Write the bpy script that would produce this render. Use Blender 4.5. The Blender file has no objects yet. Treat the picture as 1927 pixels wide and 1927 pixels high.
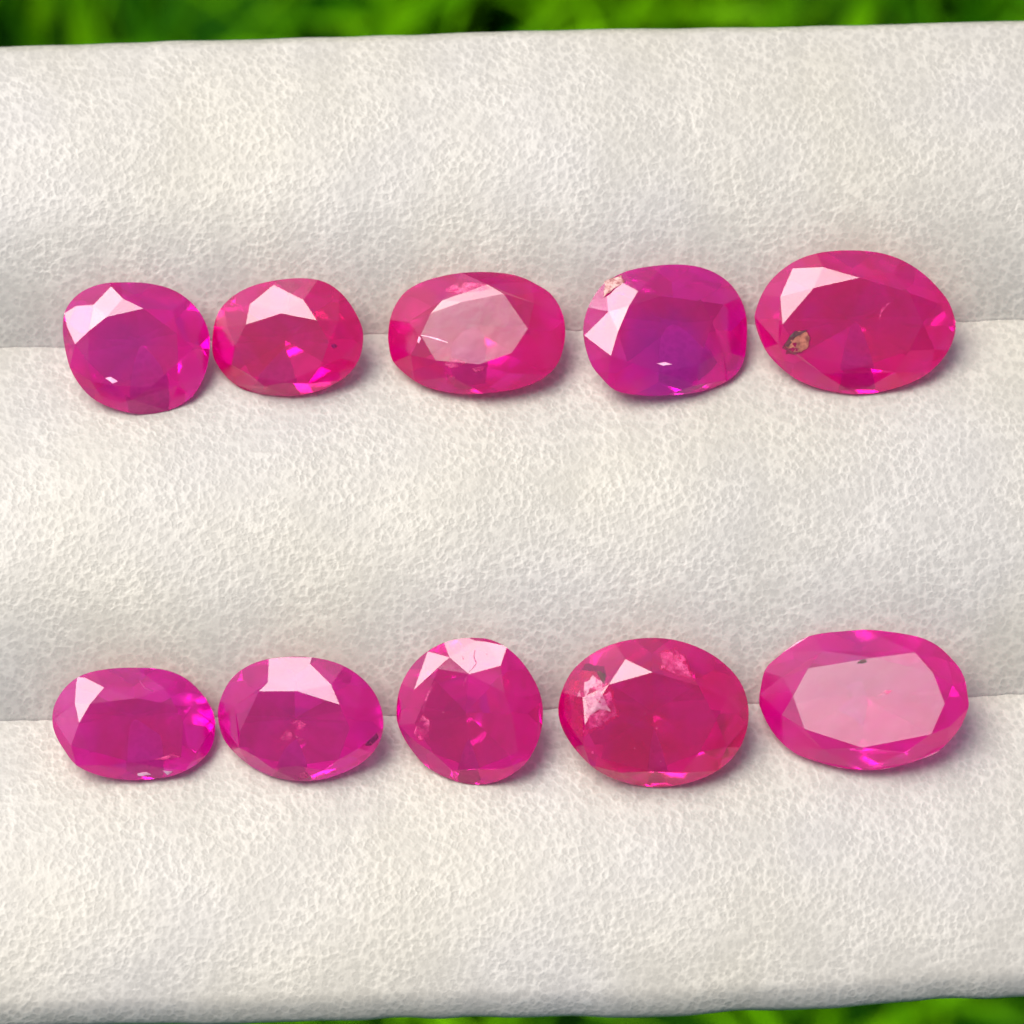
import bpy, math, random
import numpy as np
from mathutils import Vector, Matrix, noise

random.seed(7)
R = math.radians
scn = bpy.context.scene
col = scn.collection

# ------------------------------------------------------------------ camera (1 unit = 1 cm)
PHOTO = 1927.0
SPAN, DIST, TILT = 4.2, 16.0, R(15)
TARGET = Vector((0, 0, 0.15))
cam_d = bpy.data.cameras.new('camera')
cam = bpy.data.objects.new('camera', cam_d)
col.objects.link(cam)
cam.rotation_euler = (TILT, 0, 0)
cam.location = TARGET + Vector((0, -math.sin(TILT), math.cos(TILT))) * DIST
cam_d.sensor_width = 36.0
cam_d.lens = 36.0 * DIST / SPAN
cam_d.clip_start, cam_d.clip_end = 0.5, 5000
cam_d.dof.use_dof = True
cam_d.dof.focus_distance = DIST - 0.1
cam_d.dof.aperture_fstop = 0.75
cam_d.dof.aperture_blades = 0
scn.camera = cam
CR = cam.rotation_euler.to_matrix()
CX, CY, CZ = CR.col[0].copy(), CR.col[1].copy(), CR.col[2].copy()   # right, up, towards the camera

# ------------------------------------------------------------------ sky and sun
HALF = Vector((-0.24, 0.32, 1)).normalized()            # facets with this tilt mirror the sun into the camera
sun_cam = 2 * HALF.z * HALF - Vector((0, 0, 1))
SUN = (CX * sun_cam.x + CY * sun_cam.y + CZ * sun_cam.z).normalized()
SUN_EL, SUN_ROT = math.asin(SUN.z), math.atan2(SUN.x, SUN.y)
w = bpy.data.worlds.new('World')
scn.world = w
w.use_nodes = True
nt = w.node_tree
bgn = nt.nodes['Background']
sky = nt.nodes.new('ShaderNodeTexSky')
sky.sky_type = 'NISHITA'
sky.sun_disc = False
sky.sun_elevation, sky.sun_rotation = SUN_EL, SUN_ROT
sky.air_density, sky.dust_density, sky.ozone_density = 1.0, 4.0, 1.0
nt.links.new(sky.outputs[0], bgn.inputs[0])
bgn.inputs[1].default_value = 0.062
sd = bpy.data.lights.new('sun', 'SUN')
sd.energy, sd.angle, sd.color = 1.5, R(47), (1.0, 0.975, 0.955)
so = bpy.data.objects.new('sun', sd)
col.objects.link(so)
so.rotation_euler = SUN.to_track_quat('Z', 'Y').to_euler()
so.location = SUN * 60
scn.view_settings.view_transform = 'Standard'
scn.view_settings.look = 'None'
scn.view_settings.exposure = 1.27
scn.view_settings.gamma = 1
scn.cycles.use_denoising = True
scn.cycles.max_bounces = 12
scn.cycles.transmission_bounces = 10
scn.cycles.diffuse_bounces = 4
scn.cycles.glossy_bounces = 6
scn.cycles.caustics_refractive = True
scn.cycles.caustics_reflective = True

# ------------------------------------------------------------------ helpers
def pixel(px, py, z):
    """the point at height z that the photograph shows at pixel (px, py)"""
    k = SPAN / PHOTO / DIST
    d = CX * ((px - PHOTO / 2) * k) - CY * ((py - PHOTO / 2) * k) - CZ
    t = (z - cam.location.z) / d.z
    return cam.location + d * t

def mesh_obj(name, verts, faces, mats, parent=None, smooth=False, idx=None):
    me = bpy.data.meshes.new(name)
    me.from_pydata([tuple(v) for v in verts], [], faces)
    for m in mats:
        me.materials.append(m)
    if idx is not None:
        me.polygons.foreach_set('material_index', idx)
    if smooth:
        me.polygons.foreach_set('use_smooth', [True] * len(me.polygons))
    me.update()
    o = bpy.data.objects.new(name, me)
    col.objects.link(o)
    o.parent = parent
    return o

def material(name):
    m = bpy.data.materials.new(name)
    m.use_nodes = True
    n = m.node_tree
    b = n.nodes['Principled BSDF']
    return m, n, b

def node(n, kind, **kw):
    x = n.nodes.new(kind)
    for k, v in kw.items():
        if k in x.inputs:
            x.inputs[k].default_value = v
        else:
            setattr(x, k, v)
    return x

# ------------------------------------------------------------------ leatherette
def leatherette():
    m, n, b = material('white leatherette')
    tc = node(n, 'ShaderNodeTexCoord')
    warp = node(n, 'ShaderNodeTexNoise', Scale=24.0, Detail=1.0)
    n.links.new(tc.outputs['Object'], warp.inputs['Vector'])
    ws = node(n, 'ShaderNodeVectorMath', operation='SCALE'); ws.inputs['Scale'].default_value = 0.012
    n.links.new(warp.outputs['Color'], ws.inputs[0])
    add = node(n, 'ShaderNodeVectorMath', operation='ADD')
    n.links.new(tc.outputs['Object'], add.inputs[0]); n.links.new(ws.outputs[0], add.inputs[1])
    def pores(scale, lo, hi):
        vor = node(n, 'ShaderNodeTexVoronoi', feature='SMOOTH_F1', Scale=scale, Randomness=1.0)
        vor.inputs['Smoothness'].default_value = 0.25
        n.links.new(add.outputs[0], vor.inputs['Vector'])
        r_ = node(n, 'ShaderNodeMapRange', interpolation_type='SMOOTHSTEP')
        r_.inputs['From Min'].default_value = lo; r_.inputs['From Max'].default_value = hi
        n.links.new(vor.outputs['Distance'], r_.inputs['Value'])
        return r_
    p1, p2 = pores(36.0, 0.30, 0.74), pores(62.0, 0.25, 0.66)
    ridge = node(n, 'ShaderNodeMath', operation='MULTIPLY_ADD'); ridge.inputs[1].default_value = 0.28
    p1s = node(n, 'ShaderNodeMath', operation='MULTIPLY'); p1s.inputs[1].default_value = 0.8
    n.links.new(p1.outputs[0], p1s.inputs[0])
    n.links.new(p2.outputs[0], ridge.inputs[0]); n.links.new(p1s.outputs[0], ridge.inputs[2])
    big = node(n, 'ShaderNodeTexNoise', Scale=5.5, Detail=3.0, Roughness=0.6)
    n.links.new(tc.outputs['Object'], big.inputs['Vector'])
    depth = node(n, 'ShaderNodeMapRange')                       # embossing is deeper in some places
    depth.inputs['From Min'].default_value = 0.35; depth.inputs['From Max'].default_value = 0.65
    depth.inputs['To Min'].default_value = 0.45; depth.inputs['To Max'].default_value = 1.0
    n.links.new(big.outputs[0], depth.inputs['Value'])
    mul = node(n, 'ShaderNodeMath', operation='MULTIPLY')
    n.links.new(ridge.outputs[0], mul.inputs[0]); n.links.new(depth.outputs[0], mul.inputs[1])
    fine = node(n, 'ShaderNodeTexNoise', Scale=110.0, Detail=3.0)
    n.links.new(tc.outputs['Object'], fine.inputs['Vector'])
    fm = node(n, 'ShaderNodeMath', operation='MULTIPLY_ADD'); fm.inputs[1].default_value = 0.25
    n.links.new(fine.outputs[0], fm.inputs[0]); n.links.new(mul.outputs[0], fm.inputs[2])
    bump = node(n, 'ShaderNodeBump', Strength=0.23, Distance=0.008)
    n.links.new(fm.outputs[0], bump.inputs['Height'])
    n.links.new(bump.outputs[0], b.inputs['Normal'])
    tint = node(n, 'ShaderNodeTexNoise', Scale=0.9, Detail=2.0)
    n.links.new(tc.outputs['Object'], tint.inputs['Vector'])
    cr = node(n, 'ShaderNodeValToRGB')
    e = cr.color_ramp.elements
    e[0].position, e[0].color = 0.36, (0.485, 0.457, 0.378, 1)
    e[1].position, e[1].color = 0.64, (0.475, 0.452, 0.402, 1)
    n.links.new(tint.outputs[0], cr.inputs[0])
    pore_shade = node(n, 'ShaderNodeMix', data_type='RGBA', blend_type='MULTIPLY')
    pit = node(n, 'ShaderNodeMapRange')                          # pore shading painted into the base colour
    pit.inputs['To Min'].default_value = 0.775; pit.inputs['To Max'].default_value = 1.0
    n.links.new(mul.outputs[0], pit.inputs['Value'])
    pore_shade.inputs[0].default_value = 1.0
    n.links.new(cr.outputs[0], pore_shade.inputs[6]); n.links.new(pit.outputs[0], pore_shade.inputs[7])
    n.links.new(pore_shade.outputs[2], b.inputs['Base Color'])
    b.inputs['Roughness'].default_value = 0.38
    b.inputs['Specular IOR Level'].default_value = 0.5
    return m
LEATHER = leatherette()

# pleat profile ------------------------------------------------------
def slope_of(t):
    return 0.34 * (1 - t / 0.55) if t < 0.55 else -0.60 * ((t - 0.55) / 0.45) ** 1.4
NP = 400
_ts = [i / NP for i in range(NP + 1)]
_pr = [0.0]
for i in range(NP):
    _pr.append(_pr[-1] + slope_of((_ts[i] + _ts[i + 1]) / 2) / NP)
_end = _pr[-1]
_pr = [p - _end * t for p, t in zip(_pr, _ts)]
def profile(t):
    t = min(max(t, 0), 1) * NP
    i = min(int(t), NP - 1)
    return _pr[i] + (_pr[i + 1] - _pr[i]) * (t - i)

def line(pl, pr_, z=0.0):
    a, b = pixel(0, pl, z), pixel(PHOTO, pr_, z)
    m = (b.y - a.y) / (b.x - a.x)
    return lambda x: a.y + m * (x - a.x)
crease_a = line(648, 602)
crease_b = line(1356, 1309)
edge_top = line(82, 29, 0.1)
edge_bot = line(1928, 1879, 0.1)
PITCH = crease_a(0) - crease_b(0)

def sag(x, y):
    return 0.018 * noise.noise(Vector((x * 0.55, y * 0.8, 3.1))) + 0.006 * noise.noise(Vector((x * 1.9, y * 1.9, 9.0)))
def wander(x, k):
    return 0.02 * noise.noise(Vector((x * 0.9, k * 7.3, 0))) + 0.011 * noise.noise(Vector((x * 5.1, k * 3.3, 5))) + 0.006 * noise.noise(Vector((x * 19.0, k * 5.3, 2)))
def cloth(x, y):
    """height of the pleated surface"""
    ya, yb = crease_a(x) + wander(x, 1), crease_b(x) + wander(x, 2)
    if y > ya:
        t = 1 - (y - ya) / PITCH
    elif y > yb:
        t = (ya - y) / (ya - yb)
    else:
        t = (yb - y) / PITCH
    return PITCH * profile(t) + sag(x, y)

pad = bpy.data.objects.new('display_pad', None)
col.objects.link(pad)
pad.location = (0, 0, 0)
pad['label'] = 'white pebbled leatherette display pad with pleats, gem rows lying in its two grooves'
pad['category'] = 'display pad'

X0, X1 = -3.4, 3.4
def pleat(k, top, bottom, tuck_top, tuck_bottom):
    nx, ny = 340, 120
    verts, faces = [], []
    for j in range(ny + 1):
        f = j / ny
        for i in range(nx + 1):
            x = X0 + (X1 - X0) * i / nx
            yt, yb_ = top(x), bottom(x)
            y = yt + (yb_ - yt) * f
            z = cloth(x, y - 1e-5 if f < .5 else y + 1e-5)
            if not tuck_top:                                      # rolled outer edge
                d = (yt - y) / 0.05
                if d < 1: z -= 0.035 * (1 - d) ** 2
            if not tuck_bottom:
                d = (y - yb_) / 0.09
                if d < 1: z -= 0.05 * (1 - d) ** 2
            verts.append((x, y, z))
    W = nx + 1
    for j in range(ny):
        for i in range(nx):
            a = j * W + i
            faces.append((a, a + W, a + W + 1, a + 1))
    def skirt(row, pts):
        prev = row
        for dy, dz in pts:
            base = len(verts)
            for i in range(W):
                x, y, z = verts[row[i]]
                verts.append((x, y + dy, z + dz))
            cur = list(range(base, base + W))
            for i in range(nx):
                q = (prev[i], prev[i + 1], cur[i + 1], cur[i])
                faces.append(q if row[0] == 0 else q[::-1])
            prev = cur
    skirt(list(range(W)), [(0.02, -0.012), (0.06, -0.06), (0.06, -0.12)] if tuck_top else [(0.006, -0.012), (0.006, -0.05), (-0.02, -0.065), (-0.3, -0.07)])
    skirt(list(range(ny * W, ny * W + W)), [(-0.006, -0.014), (-0.004, -0.05), (0.06, -0.10)] if tuck_bottom else [(-0.006, -0.014), (-0.006, -0.05), (0.02, -0.065), (0.3, -0.07)])
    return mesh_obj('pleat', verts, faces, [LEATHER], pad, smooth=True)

ca = lambda x: crease_a(x) + wander(x, 1)
cb = lambda x: crease_b(x) + wander(x, 2)
et = lambda x: edge_top(x) + 0.015 * noise.noise(Vector((x * 0.6, 1.5, 2))) + 0.004 * noise.noise(Vector((x * 5, 1.5, 2)))
eb = lambda x: edge_bot(x) + 0.03 * noise.noise(Vector((x * 0.9, 8.5, 2))) + 0.01 * noise.noise(Vector((x * 5, 4.5, 2)))
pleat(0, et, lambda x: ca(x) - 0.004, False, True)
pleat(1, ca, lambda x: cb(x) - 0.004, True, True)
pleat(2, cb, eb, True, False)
bk = 0.5
# stiff backing board under the pleats
bv = []
for x in (X0, X1):
    for yy in (et(x) - 0.05, eb(x) + 0.05):
        for z in (-0.18, -0.26):
            bv.append((x, yy, z))
mb, nb_, bb_ = material('backing board')
bb_.inputs['Base Color'].default_value = (0.55, 0.52, 0.47, 1); bb_.inputs['Roughness'].default_value = 0.8
mesh_obj('backing_board', bv, [(0, 1, 3, 2), (4, 6, 7, 5), (0, 4, 5, 1), (2, 3, 7, 6), (0, 2, 6, 4), (1, 5, 7, 3)], [mb], pad)

# ------------------------------------------------------------------ lawn below
GZ = -30.0
def soil():
    m, n, b = material('lawn soil')
    t = node(n, 'ShaderNodeTexNoise', Scale=0.35, Detail=4.0)
    tc = node(n, 'ShaderNodeTexCoord'); n.links.new(tc.outputs['Object'], t.inputs['Vector'])
    cr = node(n, 'ShaderNodeValToRGB')
    cr.color_ramp.elements[0].color = (0.003, 0.03, 0.0004, 1); cr.color_ramp.elements[1].color = (0.012, 0.09, 0.0006, 1)
    cr.color_ramp.elements[0].position = 0.35; cr.color_ramp.elements[1].position = 0.65
    n.links.new(t.outputs[0], cr.inputs[0]); n.links.new(cr.outputs[0], b.inputs['Base Color'])
    b.inputs['Roughness'].default_value = 0.95; b.inputs['Specular IOR Level'].default_value = 0.1
    return m
g = mesh_obj('ground', [(-3000, -3000, GZ), (3000, -3000, GZ), (3000, 3000, GZ), (-3000, 3000, GZ)], [(0, 1, 2, 3)], [soil()])
g['kind'] = 'structure'
def grass():
    m, n, b = material('grass blade')
    geo = node(n, 'ShaderNodeNewGeometry')
    cr = node(n, 'ShaderNodeValToRGB')
    cr.color_ramp.elements[0].color = (0.002, 0.09, 0.0008, 1); cr.color_ramp.elements[1].color = (0.16, 0.44, 0.0005, 1)
    tc = node(n, 'ShaderNodeTexCoord')
    cl = node(n, 'ShaderNodeTexNoise', Scale=0.55, Detail=1.0)
    n.links.new(tc.outputs['Object'], cl.inputs['Vector'])
    ma = node(n, 'ShaderNodeMath', operation='MULTIPLY_ADD'); ma.inputs[1].default_value = 0.45
    sb = node(n, 'ShaderNodeMapRange'); sb.inputs['From Min'].default_value = 0.38; sb.inputs['From Max'].default_value = 0.64; sb.inputs['To Max'].default_value = 0.6
    n.links.new(cl.outputs[0], sb.inputs['Value'])
    n.links.new(geo.outputs['Random Per Island'], ma.inputs[0]); n.links.new(sb.outputs[0], ma.inputs[2])
    n.links.new(ma.outputs[0], cr.inputs[0]); n.links.new(cr.outputs[0], b.inputs['Base Color'])
    b.inputs['Roughness'].default_value = 0.55; b.inputs['Specular IOR Level'].default_value = 0.03
    return m
rg = random.Random(3)
gv, gf = [], []
c00, c11 = pixel(0, PHOTO, GZ), pixel(PHOTO, 0, GZ)
xa, xb, ya_, yb_ = c00.x - 9, c11.x + 9, c00.y - 8, c11.y + 8
for k in range(6500):
    x, y = rg.uniform(xa, xb), rg.uniform(ya_, yb_)
    if noise.noise(Vector((x * 0.45, y * 0.45, 1))) < -0.12 + rg.uniform(-.2, .2):
        continue
    h, wd, a = rg.uniform(2.0, 5.0), rg.uniform(0.18, 0.4), rg.uniform(0, 6.283)
    lean = rg.uniform(0.6, 3.2)
    dx, dy = math.cos(a), math.sin(a)
    b0 = len(gv)
    for s in range(4):
        f = s / 3
        cx_, cy_, cz_ = x + dx * lean * f * f, y + dy * lean * f * f, GZ + h * f * (1 - 0.25 * f)
        ww = wd * (1 - f) * 0.5 + 0.01
        gv += [(cx_ - dy * ww, cy_ + dx * ww, cz_), (cx_ + dy * ww, cy_ - dx * ww, cz_)]
    for s in range(3):
        q = b0 + 2 * s
        gf.append((q, q + 1, q + 3, q + 2))
go = mesh_obj('grass', gv, gf, [grass()])
go['kind'] = 'stuff'
go['label'] = 'green lawn grass far below the pad, out of focus'

# ------------------------------------------------------------------ ruby material
def ruby(name, c1, c2, seed=0.0, zone=None, rough=0.10, wave=0.03):
    """c1 / c2: the two colours of the crystal; zone = (x, y, radius, colour) a patch of another colour in the crystal"""
    m, n, b = material(name)
    tc = node(n, 'ShaderNodeTexCoord')
    mp = node(n, 'ShaderNodeMapping'); mp.inputs['Location'].default_value = (seed, seed * 1.7, seed * 0.3)
    n.links.new(tc.outputs['Object'], mp.inputs[0])
    t = node(n, 'ShaderNodeTexNoise', Scale=5.0, Detail=5.0, Roughness=0.62, Distortion=0.8)
    n.links.new(mp.outputs[0], t.inputs['Vector'])
    cr = node(n, 'ShaderNodeValToRGB')
    e = cr.color_ramp.elements
    e[0].position, e[0].color = 0.40, (*c1, 1)
    e[1].position, e[1].color = 0.60, (*c2, 1)
    n.links.new(t.outputs[0], cr.inputs[0])
    out = cr.outputs[0]
    if zone:
        zx, zy, zr, zc = zone
        ds = node(n, 'ShaderNodeVectorMath', operation='DISTANCE'); ds.inputs[1].default_value = (zx, zy, 0)
        fl = node(n, 'ShaderNodeVectorMath', operation='MULTIPLY'); fl.inputs[1].default_value = (1, 1, 0)
        n.links.new(tc.outputs['Object'], fl.inputs[0]); wz = node(n, 'ShaderNodeVectorMath', operation='MULTIPLY_ADD'); wz.inputs[1].default_value = (0.34, 0.34, 0)
        wz2 = node(n, 'ShaderNodeVectorMath', operation='SUBTRACT'); wz2.inputs[1].default_value = (0.17, 0.17, 0)
        n.links.new(t.outputs['Color'], wz.inputs[0]); n.links.new(fl.outputs[0], wz2.inputs[0]); n.links.new(wz2.outputs[0], wz.inputs[2])
        n.links.new(wz.outputs[0], ds.inputs[0])
        mr = node(n, 'ShaderNodeMapRange', interpolation_type='SMOOTHSTEP')
        mr.inputs['From Min'].default_value = zr; mr.inputs['From Max'].default_value = zr * 0.3
        n.links.new(ds.outputs['Value'], mr.inputs['Value'])
        mx = node(n, 'ShaderNodeMix', data_type='RGBA')
        n.links.new(mr.outputs[0], mx.inputs[0]); n.links.new(out, mx.inputs[6]); mx.inputs[7].default_value = (*zc, 1)
        out = mx.outputs[2]
    n.links.new(out, b.inputs['Base Color'])
    b.inputs['Roughness'].default_value = rough
    b.inputs['IOR'].default_value = 1.8
    b.inputs['Transmission Weight'].default_value = 0.87
    fine = node(n, 'ShaderNodeTexNoise', Scale=9.0, Detail=3.0)
    n.links.new(mp.outputs[0], fine.inputs['Vector'])
    bump = node(n, 'ShaderNodeBump', Strength=wave, Distance=0.02)
    n.links.new(fine.outputs[0], bump.inputs['Height']); n.links.new(bump.outputs[0], b.inputs['Normal'])
    # silk in the crystal scatters light through the stone
    tl = node(n, 'ShaderNodeBsdfTranslucent')
    n.links.new(out, tl.inputs['Color'])
    mx2 = node(n, 'ShaderNodeMixShader'); mx2.inputs[0].default_value = 0.17
    n.links.new(b.outputs[0], mx2.inputs[1]); n.links.new(tl.outputs[0], mx2.inputs[2])
    n.links.new(mx2.outputs[0], n.nodes['Material Output'].inputs['Surface'])
    return m

# ------------------------------------------------------------------ gem cutting: a convex solid cut by planes
def clip(polys, nrm, d, tag):
    """keep the side nrm.p <= d; polys = [(tag, [points])]"""
    out, cap = [], []
    for tg, pts in polys:
        ds = [nrm.dot(p) - d for p in pts]
        if max(ds) <= 1e-9:
            out.append((tg, pts)); continue
        if min(ds) >= -1e-9:
            continue
        new = []
        for i in range(len(pts)):
            p, q, a, b = pts[i], pts[(i + 1) % len(pts)], ds[i], ds[(i + 1) % len(pts)]
            if a <= 0: new.append(p)
            if (a < 0 < b) or (b < 0 < a):
                x = p + (q - p) * (a / (a - b)); new.append(x); cap.append(x)
            elif a == 0: cap.append(p)
        if len(new) >= 3: out.append((tg, new))
    if len(cap) >= 3:
        c = sum(cap, Vector()) / len(cap)
        u = nrm.orthogonal().normalized(); v = nrm.cross(u)
        cap.sort(key=lambda p: math.atan2((p - c).dot(v), (p - c).dot(u)))
        uniq = [cap[0]]
        for p in cap[1:]:
            if (p - uniq[-1]).length > 1e-4: uniq.append(p)
        if (uniq[0] - uniq[-1]).length < 1e-4: uniq.pop()
        if len(uniq) >= 3: out.append((tag, uniq))
    return out

def smooth_loop(pts, n):
    """closed Catmull-Rom through pts, n samples"""
    out, m = [], len(pts)
    for k in range(n):
        t = k / n * m
        i, f = int(t), t - int(t)
        p0, p1, p2, p3 = (pts[(i + j - 1) % m] for j in range(4))
        out.append(0.5 * (2 * p1 + (p2 - p0) * f + (2 * p0 - 5 * p1 + 4 * p2 - p3) * f * f + (3 * p1 - p0 - 3 * p2 + p3) * f ** 3))
    return out

def hull(pts):
    pts = sorted(set((p.x, p.y) for p in pts))
    def half(ps):
        h = []
        for p in ps:
            while len(h) > 1 and (h[-1][0] - h[-2][0]) * (p[1] - h[-2][1]) - (h[-1][1] - h[-2][1]) * (p[0] - h[-2][0]) <= 0: h.pop()
            h.append(p)
        return h
    a, b = half(pts), half(pts[::-1])
    return [Vector(p) for p in a[:-1] + b[:-1]]

def ray_hit(loop, c, d):
    best = None
    for i in range(len(loop)):
        p, q = loop[i], loop[(i + 1) % len(loop)]
        e = q - p
        den = d.x * e.y - d.y * e.x
        if abs(den) < 1e-12: continue
        w_ = p - c
        t = (w_.x * e.y - w_.y * e.x) / den
        s = (w_.x * d.y - w_.y * d.x) / den
        if t > 0 and -1e-9 <= s <= 1 + 1e-9 and (best is None or t > best[0]):
            best = (t, c + d * t, Vector((e.y, -e.x)).normalized())
    return best[1], best[2]

KINDS = {'table': 'table', 'star': 'star_facet', 'kite': 'bezel_facet', 'half': 'upper_girdle_facet', 'wall': 'girdle', 'pav': 'pavilion'}

cx_px, cy_px, UPX = PHOTO / 2, -PHOTO / 2, SPAN / PHOTO / DIST
def plane3(p, q, r):
    """slope plane z = a + g.(x, y) through three (Vector2, height) pairs"""
    (p, zp), (q, zq), (r, zr) = p, q, r
    u, v = q - p, r - p
    det = u.x * v.y - u.y * v.x
    if abs(det) < 1e-6: return (zp, Vector((0, 0)))
    gx = ((zq - zp) * v.y - (zr - zp) * u.y) / det
    gy = ((zr - zp) * u.x - (zq - zp) * v.x) / det
    g_ = Vector((gx, gy))
    return (zp - g_.dot(p), g_)

def make_gem(spec):
    """spec: zoom window the outline was read in, outline, table corners, star tips, bezel corners, tilt of the table, facet slopes, label"""
    x0, y0, fac = spec['win']
    P = lambda q: Vector((x0 + q[0] / fac, -(y0 + q[1] / fac)))       # photo pixels, y up
    loop = hull(smooth_loop([P(q) for q in spec['outline']], 72))
    c = sum(loop, Vector((0, 0))) / len(loop)
    loop = [p - c for p in loop]
    T = [P(q) - c for q in spec['table']]
    n = len(T)
    tc_ = sum(T, Vector((0, 0))) / n
    ov = spec.get('ov', {})
    eye = Vector(((cx_px - c.x) * UPX, (cy_px - c.y) * UPX, 1)).normalized()
    hv = (Vector(sun_cam).normalized() + eye).normalized()
    hs = Vector((hv.x / hv.z, hv.y / hv.z))             # tilt that mirrors the sun from where this stone lies
    tilt = hs + Vector(spec['lean']) if 'lean' in spec else Vector(spec.get('tilt', (0, 0)))   # table normal, as slopes to the right and up
    hit = lambda p: ray_hit(loop, Vector((0, 0)), p.normalized())[0]
    S, G, Gp, M = [], [], [], []
    for i in range(n):
        mid = (T[i] + T[(i + 1) % n]) / 2
        gp, _ = ray_hit(loop, tc_, (mid - tc_).normalized())
        s_ = spec.get('S', {}).get(i)
        S.append(P(s_) - c if s_ else mid + (gp - mid) * 0.5)
        m_ = spec.get('M', {}).get(i)
        M.append(hit(P(m_) - c if m_ else (S[-1] * 0.5 + gp * 0.5)))
    for i in range(n):
        g_ = spec.get('G', {}).get(i)
        if g_:
            G.append([P(q) - c for q in g_]); Gp.append(hit(sum(G[-1], Vector((0, 0)))))
        else:
            d = (S[i] + S[i - 1]) / 2 - T[i]
            r0 = (T[i] - tc_).normalized()
            d = d.normalized() if d.length > 1 and d.dot(r0) > 0 else r0
            gp, _ = ray_hit(loop, T[i], ((d + r0) / 2).normalized())
            G.append([gp]); Gp.append(gp)
    gaps = sorted((a[0] - b).length for a, b in zip(G, T))
    H = spec.get('rise', 0.5) * gaps[n // 2]
    # heights of the star tips: bezels planar, chosen facets at their own slopes, girdle about level
    rows, rhs = [], []
    def lin(i):
        """height at a point of bezel i = base + a*s[i-1] + b*s[i]"""
        u, v = S[i - 1] - T[i], S[i] - T[i]
        det = u.x * v.y - u.y * v.x
        def coef(q):
            w_ = q - T[i]
            return (w_.x * v.y - w_.y * v.x) / det, (u.x * w_.y - u.y * w_.x) / det
        return coef
    for i in range(n):
        co = lin(i)
        if ('kite', i) in ov:
            sx, sy = hs + (Vector(ov[('kite', i)]) - Vector((-0.24, 0.32))) * 0.9
            sx -= tilt.x; sy -= tilt.y
            for ax, val in ((Vector((1, 0)), -sx), (Vector((0, 1)), -sy)):
                a_, b_ = co(T[i] + ax)
                r_ = np.zeros(n); r_[i - 1] += a_; r_[i] += b_
                rows.append(r_ * 400); rhs.append((val + (a_ + b_) * H) * 400)
        else:
            a_, b_ = co(G[i][len(G[i]) // 2])
            r_ = np.zeros(n); r_[i - 1] += a_; r_[i] += b_
            wgt = 0.6 / max(1.0, abs(a_) + abs(b_))
            rows.append(r_ * wgt); rhs.append((0 - H * (1 - a_ - b_)) * wgt)
        j = (i + 1) % n
        e = T[j] - T[i]
        out = Vector((e.y, -e.x)).normalized()
        if out.dot(S[i] - T[i]) < 0: out = -out
        dist = out.dot(S[i] - T[i])
        mag = ov.get(('star', i))
        r_ = np.zeros(n); r_[i] = 1
        if mag is not None:
            rows.append(r_ * 20); rhs.append((H - mag * dist) * 20)
        else:
            rows.append(r_ * 0.9); rhs.append((H - 0.36 * max(dist, 8)) * 0.9)
    sh = np.linalg.lstsq(np.array(rows), np.array(rhs), rcond=None)[0]
    sh = [min(v, H - 3.0) for v in sh]
    gh = spec.get('gh', 14.0)
    crown = []                                          # (kind, 2D points, plane or None, heights)
    crown.append(('table', T, [H] * n, (H, Vector((0, 0)))))
    kp = []
    for i in range(n):
        j = (i + 1) % n
        pl = plane3((T[i], H), (T[j], H), (S[i], sh[i]))
        crown.append(('star', [T[i], T[j], S[i]], [H, H, sh[i]], pl))
        kp.append(plane3((T[i], H), (S[i - 1], sh[i - 1]), (S[i], sh[i])))
        pts = [T[i], S[i - 1]] + G[i] + [S[i]]
        crown.append(('kite', pts, [kp[i][0] + kp[i][1].dot(p) for p in pts], kp[i]))
    lo = lambda z_: max(z_, -gh + 2.0)
    gz = [[min(max(kp[i][0] + kp[i][1].dot(p), 3.0 - gh), 12.0) for p in G[i]] for i in range(n)]
    for i in range(n):                                  # the girdle stays about level
        kk = 1 + 2 * i + 1
        kd, pts, zz, pl = crown[kk]
        crown[kk] = (kd, pts, zz[:2] + gz[i] + zz[-1:], pl)
    ang = lambda p: math.atan2(p.y, p.x)
    def arc(a, b):
        """outline points strictly between two outline points, going clockwise on screen"""
        a0, span = ang(a), (ang(a) - ang(b)) % (2 * math.pi)
        pp = [((a0 - ang(p)) % (2 * math.pi), p) for p in loop]
        return [p for d, p in sorted(pp, key=lambda t: t[0]) if 1e-3 < d < span - 1e-3]
    edge = {}
    def rim(p, z_=None):
        k = (round(p.x, 3), round(p.y, 3))
        if z_ is not None: edge.setdefault(k, (p, lo(z_)))
        return edge[k][1]
    mz = []
    for i in range(n):
        j = (i + 1) % n
        zz = []
        for A, zA in ((G[i][-1], gz[i][-1]), (G[j][0], gz[j][0])):
            zz.append(zA)
        z_ = spec.get('mh', {}).get(i, min(sum(zz) / 2, 4) * 0.6 - 2)
        if i not in spec.get('mh', {}):                 # these narrow facets do not catch the sun
            def off(z_):
                o_ = []
                for A, zA in ((G[i][-1], gz[i][-1]), (G[j][0], gz[j][0])):
                    g_ = plane3((S[i], sh[i]), (A, zA), (M[i], z_))[1]
                    o_.append((tilt - g_ - hs).length)
                return min(o_)
            if off(z_) < 0.27: z_ = max((z_ + d for d in (-6, -4.5, -3, -1.5, 0, 1.5, 3, 5)), key=lambda v: min(off(v), 0.27) - abs(v - z_) * 1e-3 if v > -7 else -1)
        if i in spec.get('mb', ()):                     # this one does
            z_ = min((k_ * 0.5 for k_ in range(-22, 24)), key=lambda v: (tilt - plane3((S[i], sh[i]), (G[j][0], gz[j][0]), (M[i], v))[1] - hs).length)
        mz.append(z_)
    hp = {}
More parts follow.
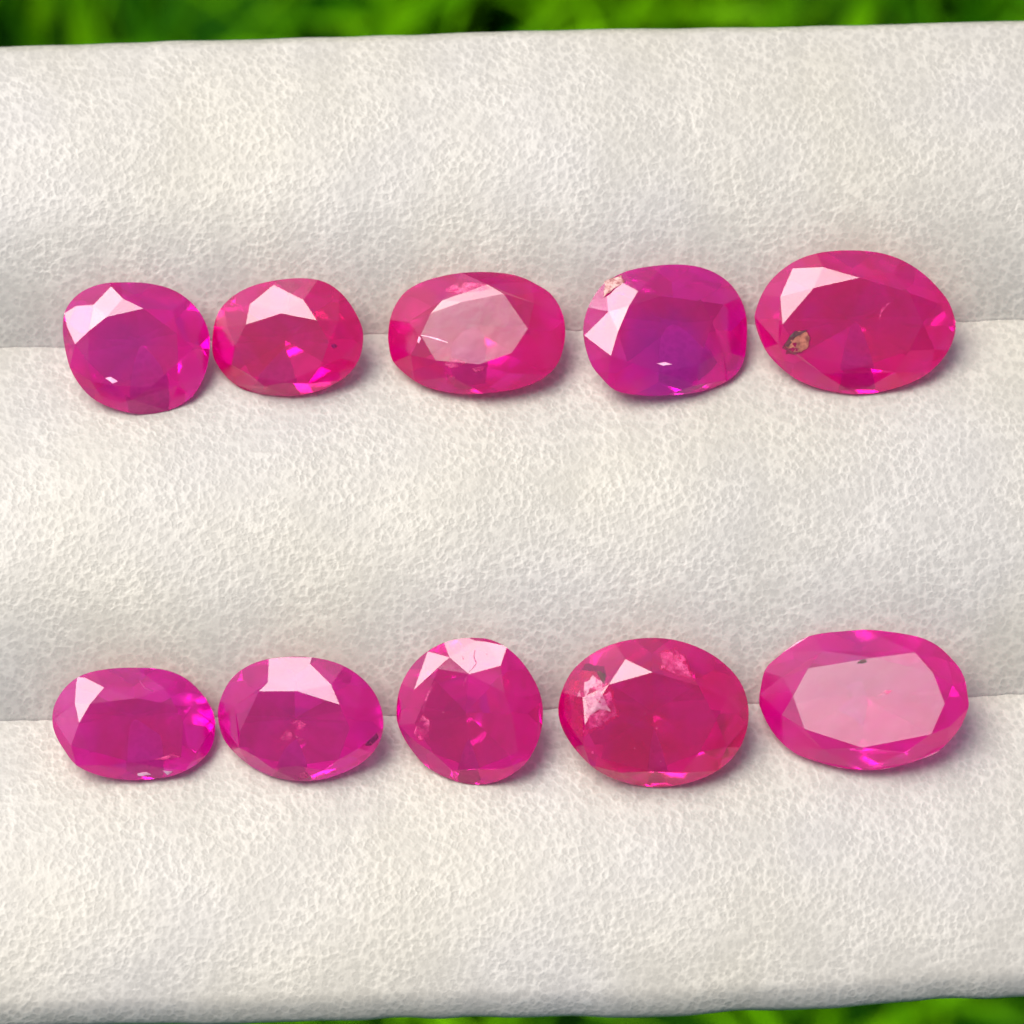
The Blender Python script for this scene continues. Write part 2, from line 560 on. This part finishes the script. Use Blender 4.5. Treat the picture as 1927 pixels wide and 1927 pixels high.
    for i in range(n):
        j = (i + 1) % n
        hp[(i, 1)] = plane3((S[i], sh[i]), (G[i][-1], gz[i][-1]), (M[i], mz[i]))
        hp[(j, 0)] = plane3((S[i], sh[i]), (G[j][0], gz[j][0]), (M[i], mz[i]))
    for i in range(n):
        inset = (Gp[i] - G[i][0]).length > 1.5 or len(G[i]) > 1
        if inset:
            zs = [hp[(i, s_)][0] + hp[(i, s_)][1].dot(Gp[i]) for s_ in (0, 1)]
            rim(Gp[i], min(zs))
        else:
            rim(Gp[i], gz[i][0])
        rim(M[i], mz[i])
    ring = []
    for i in range(n):
        j = (i + 1) % n
        for which in (1, 0):
            a_, b_ = (Gp[i], M[i]) if which else (M[i], Gp[j])
            pl = hp[(i, 1)] if which else hp[(j, 0)]
            mids = arc(a_, b_)
            for p in mids: rim(p, pl[0] + pl[1].dot(p))
            ring += [a_] + mids
            outer = [a_] + mids + [b_]
            oz = [rim(p) for p in outer]
            if which:
                ins = G[i] if (len(G[i]) > 1 or (Gp[i] - G[i][0]).length > 1.5) else []
                pts = [S[i]] + ins[::-1] + outer
                zz = [sh[i]] + (gz[i][::-1] if ins else []) + oz
            else:
                ins = G[j][:1] if (len(G[j]) > 1 or (Gp[j] - G[j][0]).length > 1.5) else []
                pts = [S[i]] + outer + ins
                zz = [sh[i]] + oz + (gz[j][:1] if ins else [])
            crown.append(('half', pts, zz, pl))
    if spec.get('debug'):
        cnt = {}
        for kind, pts, zz, pl in crown:
            k = cnt.get(kind, 0); cnt[kind] = k + 1
            sl = Vector((-pl[1].x + tilt.x, -pl[1].y + tilt.y))
            if (kind, k) in ov or kind == 'half' or (sl - hs).length < 0.3:
                print(spec['win'], kind, k, 'slope', tuple(round(v, 2) for v in sl), 'off', round((sl - hs).length, 2), 'g', [round(z_) for z_ in zz][2:3])
        print('   H', round(H, 1), 's', [round(v, 1) for v in sh], 'm', [round(v, 1) for v in mz])
    polys = []
    for kind, pts, zz, pl in crown:
        polys.append((kind, [Vector((p.x, p.y, z_)) for p, z_ in zip(pts, zz)]))
    for i in range(len(ring)):
        p, q = ring[i], ring[(i + 1) % len(ring)]
        zp, zq = rim(p), rim(q)
        polys.append(('wall', [Vector((p.x, p.y, zp)), Vector((q.x, q.y, zq)), Vector((q.x, q.y, -gh)), Vector((p.x, p.y, -gh))]))
    # pavilion: a block under the girdle cut by two rings of planes
    body = hull(ring)
    S0 = 400.0
    base = [('top', [Vector((x, y, -gh)) for x, y in ((-S0, -S0), (S0, -S0), (S0, S0), (-S0, S0))]),
            ('pav', [Vector((x, y, -S0)) for x, y in ((-S0, -S0), (-S0, S0), (S0, S0), (S0, -S0))])]
    for (xa_, ya_), (xb_, yb_) in (((-S0, -S0), (S0, -S0)), ((S0, -S0), (S0, S0)), ((S0, S0), (-S0, S0)), ((-S0, S0), (-S0, -S0))):
        base.append(('wall', [Vector((xa_, ya_, -gh)), Vector((xa_, ya_, -S0)), Vector((xb_, yb_, -S0)), Vector((xb_, yb_, -gh))]))
    for i in range(len(body)):
        a_, b_ = body[i], body[(i + 1) % len(body)]
        e = b_ - a_
        if e.length < 1e-6: continue
        nr = Vector((e.y, -e.x)).normalized()
        base = clip(base, Vector((nr.x, nr.y, 0.0)), nr.dot(a_), 'wall')
    ext = min(max(p.y for p in loop), max(p.x for p in loop))
    D = spec.get('depth', 0.78) * ext
    for ring_, (npv, off) in enumerate(((16, 0.0), (8, 0.5))):
        for k in range(npv):
            a_ = 2 * math.pi * (k + off) / npv
            d = Vector((math.cos(a_), math.sin(a_)))
            sup = max(p.dot(d) for p in loop)
            sl = D * (1.0 if ring_ == 0 else 0.82) / sup
            v = Vector((sl * d.x, sl * d.y, -1.0))
            base = clip(base, v / v.length, (gh + 1.0 + sl * sup) / v.length, 'pav')
    base = clip(base, Vector((0, 0, -1.0)), gh + D * 0.9, 'pav')
    polys += [q for q in base if q[0] != 'top']
    U = SPAN / PHOTO
    def lift(p):                                        # tilt of the whole stone
        return Vector((p.x, p.y, p.z - tilt.x * p.x - tilt.y * p.y)) * U
    # seat the stone: slide it along the sight line until it touches the pad
    low = [lift(p) for tg, pts in polys for p in pts if tg in ('pav', 'wall')]
    z = 1.2
    for _ in range(60):
        o3 = pixel(c.x, -c.y, z)
        gap = min((o3 + CX * p.x + CY * p.y + CZ * p.z).z - cloth(*((o3 + CX * p.x + CY * p.y + CZ * p.z).xy)) for p in low)
        z -= (gap + 0.012) * 0.8
    sc_ = (cam.location - o3).dot(CZ) / DIST            # keep its size in the picture at its own distance
    root = bpy.data.objects.new('ruby', None)
    col.objects.link(root)
    root.location = o3
    root.rotation_euler = (TILT, 0, 0)
    root.empty_display_size = 0.2
    root['label'], root['category'], root['group'] = spec['label'], 'gemstone', 'faceted rubies laid out in two rows'
    mat = spec['mat']
    under = mat.copy()                                  # the underside is polished finer than the worn crown
    under.name = mat.name + ' underside'
    under.node_tree.nodes['Principled BSDF'].inputs['Roughness'].default_value = 0.03
    bag = {}
    for tg, pts in polys:
        q = [lift(p) * sc_ for p in pts]
        nm = sum(((q[i] - q[0]).cross(q[i + 1] - q[0]) for i in range(1, len(q) - 1)), Vector())
        if nm.length < 2e-7: continue
        cen = sum(q, Vector()) / len(q)
        if tg in ('table', 'star', 'kite', 'half'):
            if nm.z < 0: q.reverse()
        elif nm.dot(cen - Vector((0, 0, -D * 0.2 * U))) < 0: q.reverse()
        bag.setdefault(tg if tg in ('wall', 'pav') else (tg, len(bag)), []).append(q)
    for tg, qs in bag.items():
        kind = tg if isinstance(tg, str) else tg[0]
        vs, fs = [], []
        for q in qs:
            fs.append(tuple(range(len(vs), len(vs) + len(q)))); vs += q
        mesh_obj(KINDS[kind], vs, fs, [under if kind == 'pav' else mat], root)
    def inside(p, pts):
        r_ = False
        for i in range(len(pts)):
            a_, b_ = pts[i], pts[i - 1]
            if (a_.y > p.y) != (b_.y > p.y) and p.x < (b_.x - a_.x) * (p.y - a_.y) / (b_.y - a_.y) + a_.x: r_ = not r_
        return r_
    def surf(px, py):
        """crown surface (root's own frame) under a traced point"""
        p = P((px, py)) - c
        z_ = 0.0
        for kind, pts, zz, pl in crown:
            if inside(p, pts):
                z_ = pl[0] + pl[1].dot(p); break
        return Vector((p.x, p.y, z_ - tilt.x * p.x - tilt.y * p.y)) * (U * sc_)
    return root, surf, U * sc_ / fac

# ------------------------------------------------------------------ the ten stones, as they lie
W1, W2, W3 = (60, 460, 2.834), (690, 460, 2.64), (1380, 430, 3.854)
W4, W5, W6 = (60, 1180, 2.834), (700, 1160, 2.676), (1380, 1150, 3.854)
K, ST = 'kite', 'star'
specs = []
specs.append(dict(win=W1, label='roundish purple-pink ruby with a cloudy violet centre, at the end beside a small red oval',
    mat=ruby('ruby violet centre', (0.920, 0.0005, 0.365), (0.970, 0.0012, 0.486), 1.0, (-0.05, -0.03, 0.2, (0.84, 0.012, 0.50))),
    outline=[(165,450),(185,340),(250,260),(350,215),(480,200),(620,205),(750,240),(850,310),(915,400),(945,500),(940,600),(915,700),(860,800),(770,865),(650,900),(540,900),(420,870),(310,810),(225,700),(180,570)],
    table=[(314,465),(408,390),(600,345),(780,480),(785,630),(640,765),(440,755),(310,630)],
    S={0:(335,323),1:(490,292),7:(240,535)}, G={0:[(192,440),(235,330)],1:[(425,225)]}, M={0:(285,245)}, mh={0:-11, 7:-9, 1:-9},
    ov={(K,0):(-.32,.28), (K,1):(-.18,.40)}, tilt=(.06,.03)))
specs.append(dict(win=W1, label='deep red oval ruby with one big white kite flash, touching the roundish violet stone',
    mat=ruby('ruby deep red', (0.877, 0.0001, 0.235), (0.970, 0.0004, 0.364), 2.0),
    outline=[(955,560),(975,400),(1040,300),(1150,230),(1280,195),(1430,180),(1560,200),(1660,270),(1735,380),(1768,480),(1750,600),(1690,690),(1580,760),(1450,800),(1300,805),(1150,780),(1060,730),(990,650)],
    table=[(1335,372),(1525,410),(1590,525),(1540,660),(1350,740),(1170,700),(1090,540),(1145,430)],
    S={0:(1452,300),1:(1640,412),6:(1040,440),7:(1165,322)}, G={0:[(1290,217)]},
    ov={(K,0):(-.12,.42), (ST,6):.40}, tilt=(-.12,-.05)))
specs.append(dict(win=W2, label='long cushion ruby with a pale grey-lilac table and crimson rim',
    mat=ruby('ruby crimson rim', (0.877, 0.0002, 0.260), (0.970, 0.0012, 0.405), 3.0, rough=0.2, wave=0.05),
    outline=[(105,430),(125,330),(180,240),(270,185),(400,150),(550,135),(680,140),(770,160),(850,200),(910,240),(960,310),(985,400),(980,500),(945,600),(870,670),(760,715),(640,735),(500,745),(380,730),(280,700),(200,650),(130,580),(108,500)],
    table=[(320,345),(475,290),(680,250),(800,425),(720,545),(560,600),(345,580),(270,455)], lean=(0.14, -0.18), rise=0.62,
    S={0:(376,281),3:(855,520)},
    ov={(ST,0):.14, (ST,7):.7}))
specs.append(dict(win=W2, label='cushion ruby with a violet centre and two white facets at one end',
    mat=ruby('ruby violet cushion', (0.898, 0.0004, 0.352), (0.962, 0.0007, 0.431), 4.0, (-0.02, -0.11, 0.25, (0.72, 0.003, 0.60))),
    outline=[(1075,450),(1090,340),(1140,240),(1200,180),(1300,130),(1430,105),(1580,97),(1700,120),(1790,170),(1850,240),(1890,340),(1893,470),(1875,580),(1830,650),(1750,700),(1640,735),(1500,750),(1370,752),(1240,730),(1170,670),(1110,590)],
    table=[(1300,312),(1460,260),(1665,285),(1715,390),(1645,600),(1450,640),(1290,585),(1245,440)],
    S={0:(1346,236),3:(1770,530),4:(1640,700),6:(1210,558),7:(1200,338)}, G={0:[(1192,270),(1275,195)],4:[(1785,675)],7:[(1080,455)]},
    ov={(K,0):(-.24,.44), (K,7):(-.34,.22)}, tilt=(.15,.12)))
specs.append(dict(win=W3, label='large hot pink oval ruby with a brown pit in its lower side',
    mat=ruby('ruby hot pink', (0.948, 0.0002, 0.286), (0.970, 0.0006, 0.418), 5.0),
    outline=[(160,680),(175,560),(240,420),(340,310),(480,220),(650,170),(850,155),(1050,170),(1200,215),(1350,300),(1480,420),(1570,540),(1615,680),(1600,800),(1540,920),(1450,1020),(1330,1100),(1150,1165),(950,1200),(780,1190),(600,1150),(450,1085),(330,990),(230,870)],
    table=[(575,437),(905,363),(1265,472),(1365,690),(1265,890),(920,1010),(480,930),(350,700)],
    S={0:(645,284),2:(1480,545),3:(1455,880),7:(335,500)}, G={0:[(430,290)]},
    ov={(K,0):(-.18,.46)}))
specs.append(dict(win=W4, label='small oval ruby with three white facets and faint streaks in its purple table',
    mat=ruby('ruby streaked', (0.898, 0.0004, 0.391), (0.970, 0.0018, 0.539), 6.0),
    outline=[(113,490),(125,410),(180,320),(270,255),(400,225),(550,218),(700,230),(820,280),(910,370),(960,460),(972,550),(950,650),(880,730),(760,790),(620,812),(480,812),(350,785),(240,730),(170,640),(125,560)],
    table=[(320,405),(562,377),(765,415),(810,505),(800,690),(540,715),(310,650),(263,505)],
    S={0:(390,320),1:(712,327),2:(850,422),3:(850,718),6:(220,627),7:(237,402)}, G={0:[(238,300),(285,270)],1:[(575,238)],3:[(968,530)],7:[(122,490)]},
    ov={(K,0):(-.22,.46), (K,1):(-.06,.44), (K,7):(-.34,.20)}, tilt=(.11,.08)))
specs.append(dict(win=W4, label='purplish oval ruby with a white kite on its far edge and bright pink fleck',
    mat=ruby('ruby purplish', (0.836, 0.0002, 0.365), (0.962, 0.0006, 0.486), 7.0),
    outline=[(985,480),(1000,390),(1050,290),(1130,220),(1240,175),(1380,158),(1520,165),(1650,200),(1760,270),(1840,370),(1875,490),(1860,600),(1800,690),(1700,760),(1560,810),(1420,822),(1280,800),(1160,745),(1070,670),(1010,590)],
    table=[(1420,338),(1645,408),(1700,535),(1640,700),(1420,735),(1200,690),(1110,560),(1215,340)],
    S={0:(1600,304),1:(1745,430),7:(1262,293)}, G={0:[(1485,195)],1:[(1765,300)]}, M={7:(1265,172)}, mb=(7,),
    ov={(K,0):(-.07,.40), (ST,6):.62}, tilt=(-.12,-.05)))
specs.append(dict(win=W5, label='round magenta ruby with one scratched white facet at its far edge',
    mat=ruby('ruby magenta round', (0.857, 0.0001, 0.325), (0.941, 0.0002, 0.405), 8.0),
    outline=[(122,480),(140,360),(200,250),(290,170),(400,120),(520,108),(620,125),(720,190),(800,290),(850,400),(860,510),(835,630),(770,740),(680,810),(580,845),(470,845),(360,810),(260,750),(180,650),(135,560)],
    table=[(490,288),(668,380),(710,510),(735,680),(530,765),(310,690),(215,540),(335,262)],
    S={0:(648,246),1:(758,405),2:(740,612),7:(390,205)}, G={0:[(520,122),(575,128)],2:[(840,460),(830,620)]},
    ov={(K,0):(-.09,.42)}, tilt=(-.13,-.05)))
specs.append(dict(win=W5, label='large crimson oval ruby with a whitish included patch and dark chip at one end',
    mat=ruby('ruby crimson', (0.877, 0.0002, 0.235), (0.970, 0.0005, 0.364), 9.0),
    outline=[(940,500),(950,400),(1000,290),(1080,210),(1200,145),(1350,112),(1500,115),(1640,155),(1760,225),(1850,320),(1893,430),(1895,540),(1860,650),(1790,740),(1680,810),(1550,850),(1420,862),(1280,840),(1150,785),(1050,700),(975,600)],
    table=[(1190,340),(1410,278),(1640,345),(1730,515),(1645,680),(1400,775),(1150,710),(1070,540)],
    S={0:(1275,214),2:(1785,410),3:(1785,655),7:(1060,405)}, gh=24,
    ov={(ST,0):.42}))
specs.append(dict(win=W6, label='large long oval ruby with a broad pale lilac-pink table',
    mat=ruby('ruby lilac table', (0.898, 0.0002, 0.365), (0.970, 0.0005, 0.473), 10.0, rough=0.22, wave=0.03),
    outline=[(200,690),(210,580),(245,430),(350,330),(500,215),(640,170),(830,150),(1010,140),(1290,175),(1450,230),(1560,320),(1660,450),(1690,620),(1690,700),(1620,860),(1490,1000),(1380,1060),(1150,1130),(980,1150),(800,1140),(600,1090),(430,1020),(290,880)],
    table=[(540,415),(1010,335),(1430,440),(1510,660),(1410,880),(920,980),(510,850),(430,615)], lean=(0.14, -0.18), rise=0.7,
    S={0:(650,290),3:(1540,830)},
    ov={(ST,0):.55, (ST,7):.7}))
GEMS = [make_gem(s) for s in specs]

# ------------------------------------------------------------------ flaws: pits, chips, feathers, specks and painted glints in the stones
def flaw_mat(name, ca_, cb_, scale, rough=0.5, spec=0.5, holes=None):
    m, n, b = material(name)
    tc = node(n, 'ShaderNodeTexCoord')
    t = node(n, 'ShaderNodeTexNoise', Scale=scale, Detail=4.0, Roughness=0.65)
    n.links.new(tc.outputs['Object'], t.inputs['Vector'])
    cr = node(n, 'ShaderNodeValToRGB')
    cr.color_ramp.elements[0].position, cr.color_ramp.elements[0].color = 0.38, (*ca_, 1)
    cr.color_ramp.elements[1].position, cr.color_ramp.elements[1].color = 0.62, (*cb_, 1)
    n.links.new(t.outputs[0], cr.inputs[0]); n.links.new(cr.outputs[0], b.inputs['Base Color'])
    b.inputs['Roughness'].default_value = rough
    b.inputs['Specular IOR Level'].default_value = spec
    if holes:                                            # a veil with gaps, not a solid sheet
        t2 = node(n, 'ShaderNodeTexNoise', Scale=scale * 0.8, Detail=5.0, Roughness=0.7)
        mp = node(n, 'ShaderNodeMapping'); mp.inputs['Location'].default_value = (4, 2, 7)
        n.links.new(tc.outputs['Object'], mp.inputs[0]); n.links.new(mp.outputs[0], t2.inputs['Vector'])
        mr = node(n, 'ShaderNodeMapRange', interpolation_type='SMOOTHSTEP')
        mr.inputs['From Min'].default_value, mr.inputs['From Max'].default_value = holes[0], holes[1]
        mr.inputs['To Max'].default_value = holes[2]
        n.links.new(t2.outputs[0], mr.inputs['Value']); n.links.new(mr.outputs[0], b.inputs['Alpha'])
    return m
BROWN = flaw_mat('brown pit filling', (0.16, 0.03, 0.025), (0.42, 0.13, 0.08), 34, 0.6)
WINE = flaw_mat('dark wine inclusion', (0.22, 0.006, 0.10), (0.45, 0.02, 0.18), 40, 0.4, 0.5, (0.25, 0.5, 0.8))
DARK = flaw_mat('dark broken edge', (0.03, 0.004, 0.008), (0.12, 0.015, 0.03), 40, 0.5)
PALE = flaw_mat('whitish included patch', (0.55, 0.08, 0.24), (0.72, 0.36, 0.46), 16, 0.45, 0.5, (0.2, 0.56, 0.7))
ROSE = flaw_mat('pink feather', (0.80, 0.04, 0.24), (0.90, 0.14, 0.36), 26, 0.4, 0.5, (0.38, 0.66, 0.6))
GLINT = flaw_mat('pale flake and painted glint', (0.90, 0.30, 0.50), (0.95, 0.60, 0.72), 40, 0.3, 0.6)  # pale flakes, and glints of light painted in as colour
RUST = flaw_mat('rusty broken edge', (0.25, 0.05, 0.05), (0.62, 0.38, 0.34), 46, 0.5)
rf = random.Random(11)
def flaw(k, name, pts, mat, up=1.5, jag=0.12):
    """a small irregular lump set into the crown of stone k; pts in the window its outline was read in"""
    root, surf, u = GEMS[k]
    pts = [Vector(p) for p in pts]
    c = sum(pts, Vector((0, 0))) / len(pts)
    fine = []
    for i, p in enumerate(pts):
        q = pts[(i + 1) % len(pts)]
        for f in (0, 0.34, 0.67):
            e = p + (q - p) * f
            fine.append(c + (e - c) * (1 + rf.uniform(-jag, jag)))
    m = len(fine)
    V, F = [], []
    for ring, (sc_, z0, z1) in enumerate(((1.0, -1.2, -0.6), (0.82, 0.3, 1.0), (0.45, 0.4, 1.2))):
        for p in fine:
            q = c + (p - c) * sc_
            V.append(surf(*q) + Vector((0, 0, rf.uniform(z0, z1) * up * u)))
    V.append(surf(*c) + Vector((0, 0, up * u)))
    V.append(surf(*c) - Vector((0, 0, 6 * u)))
    for i in range(m):
        j = (i + 1) % m
        F += [(j, i, m + i, m + j), (m + j, m + i, 2 * m + i, 2 * m + j), (2 * m + j, 2 * m + i, 3 * m), (i, j, 3 * m + 1)]
    return mesh_obj(name, V, F, [mat], root)
def streak(k, name, path, wd, mat):
    """a thin crack along a path"""
    path = [Vector(p) for p in path]
    a, b = [], []
    for i, p in enumerate(path):
        d = (path[min(i + 1, len(path) - 1)] - path[max(i - 1, 0)]).normalized()
        nn = Vector((-d.y, d.x)) * wd * (0.35 if i in (0, len(path) - 1) else rf.uniform(0.7, 1.2))
        a.append(p + nn); b.append(p - nn)
    root, surf, u = GEMS[k]
    V = []
    for q in a + b: V.append(surf(*q) + Vector((0, 0, 0.7 * u)))
    for q in a + b: V.append(surf(*q) - Vector((0, 0, 3 * u)))
    L, F = len(path), []
    for i in range(L - 1):
        F += [(i, L + i, L + i + 1, i + 1), (i, i + 1, 2 * L + i + 1, 2 * L + i), (L + i + 1, L + i, 3 * L + i, 3 * L + i + 1)]
    return mesh_obj(name, V, F, [mat], root)
def specks(k, pts, r, mat):
    root, surf, u = GEMS[k]
    V, F = [], []
    for p in pts:
        b0, rr = len(V), r * rf.uniform(0.6, 1.3)
        for i in range(6):
            a = i * math.pi / 3
            V.append(surf(p[0] + math.cos(a) * rr * rf.uniform(.6, 1.2), p[1] + math.sin(a) * rr * rf.uniform(.6, 1.2)) + Vector((0, 0, -0.5 * u)))
        V.append(surf(*p) + Vector((0, 0, 1.5 * u)))
        F += [(b0 + i, b0 + (i + 1) % 6, b0 + 6) for i in range(6)]
    o = mesh_obj('specks', V, F, [mat], root)
    o['kind'] = 'stuff'
    return o
flaw(0, 'chip', [(395,715),(430,708),(472,735),(440,746)], GLINT)  # chip whose glint is painted pale
specks(1, [(1415,475),(1130,635),(1098,578)], 6, ROSE)
flaw(1, 'pit', [(1596,538),(1622,533),(1634,550),(1610,560)], WINE)
streak(2, 'crack', [(272,455),(310,462),(355,475),(405,492)], 3, GLINT)
flaw(2, 'chip', [(262,455),(274,470),(262,496),(252,490)], GLINT)
flaw(2, 'feather', [(380,602),(430,568),(500,590),(470,612),(420,620)], ROSE)
flaw(2, 'feather', [(515,620),(600,606),(590,628),(540,642)], ROSE)
flaw(2, 'feather', [(405,650),(440,660),(435,695),(400,690)], ROSE)
flaw(2, 'feather', [(370,235),(470,190),(600,200),(640,225),(500,248)], ROSE)
flaw(3, 'broken_corner', [(1180,185),(1268,150),(1282,188),(1225,225),(1178,262)], RUST)
flaw(3, 'chip', [(1435,595),(1478,588),(1522,600),(1470,607)], GLINT)  # a glint of light, painted as a pale lump
pit = flaw(4, 'pit', [(362,862),(410,775),(470,742),(540,748),(560,805),(530,880),(460,915),(382,905)], BROWN, 1.0, 0.08)
flaw(4, 'pit_rim', [(352,865),(395,790),(440,748),(540,736),(520,752),(460,770),(425,815),(380,880)], DARK, 3.0, 0.06)
streak(4, 'feather', [(1050,665),(1060,610),(1090,570),(1150,518)], 8, ROSE)
streak(5, 'crack', [(565,275),(590,305),(605,325),(650,340)], 3, WINE)
flaw(5, 'chip', [(560,778),(620,768),(640,786),(570,796)], GLINT)  # glint near the lower rim, painted pale
flaw(5, 'chip', [(700,762),(760,766),(722,794)], GLINT)  # second rim glint, painted pale
flaw(5, 'feather', [(660,702),(755,672),(800,688),(705,708)], ROSE)  # third glint, painted as a pink veil
flaw(6, 'feather', [(1325,590),(1370,530),(1395,560),(1390,600),(1345,605)], ROSE)
flaw(6, 'feather', [(1385,510),(1420,490),(1470,512),(1462,548),(1415,540)], ROSE)
flaw(6, 'feather', [(1405,572),(1462,598),(1425,606)], ROSE)
flaw(6, 'inclusion', [(1775,625),(1840,560),(1850,590),(1810,630)], WINE)
flaw(6, 'feather', [(1395,792),(1455,770),(1482,800),(1430,808)], ROSE)  # glint at the lower rim, painted as a pink veil
streak(7, 'crack', [(520,160),(514,200),(526,235),(505,262),(488,280)], 2.6, WINE)
streak(7, 'crack', [(482,293),(468,325),(455,356)], 4, ROSE)
streak(7, 'feather', [(345,310),(310,345),(285,385),(265,440),(258,480)], 6, ROSE)
flaw(7, 'feather', [(210,580),(258,482),(292,520),(287,622),(230,627)], ROSE)
specks(7, [(360,482),(455,205),(460,212),(545,170),(575,190)], 6, ROSE)
flaw(8, 'feather', [(1000,335),(1075,262),(1175,280),(1225,420),(1240,500),(1160,560),(1060,600),(985,520),(978,420)], ROSE, 1.2, 0.06)
flaw(8, 'cloudy_patch', [(1052,300),(1110,275),(1165,305),(1160,370),(1188,440),(1212,488),(1150,470),(1090,508),(1032,478),(1015,400)], PALE, 2.2, 0.08)
flaw(8, 'chip', [(1066,246),(1090,238),(1120,248),(1168,252),(1180,300),(1172,345),(1158,330),(1162,275),(1110,262),(1062,272)], DARK, 1.5, 0.05)
flaw(8, 'feather', [(1440,180),(1530,160),(1590,210),(1612,310),(1540,300),(1450,260)], ROSE)
specks(8, [(1372,485),(1432,560),(1320,660),(1450,725),(1255,735),(1465,160),(1430,820),(1110,680),(1445,640)], 6, ROSE)
flaw(9, 'chip', [(888,376),(915,350),(950,345),(966,365),(930,381)], DARK)
flaw(9, 'feather', [(1040,602),(1090,566),(1146,570),(1100,602)], ROSE)
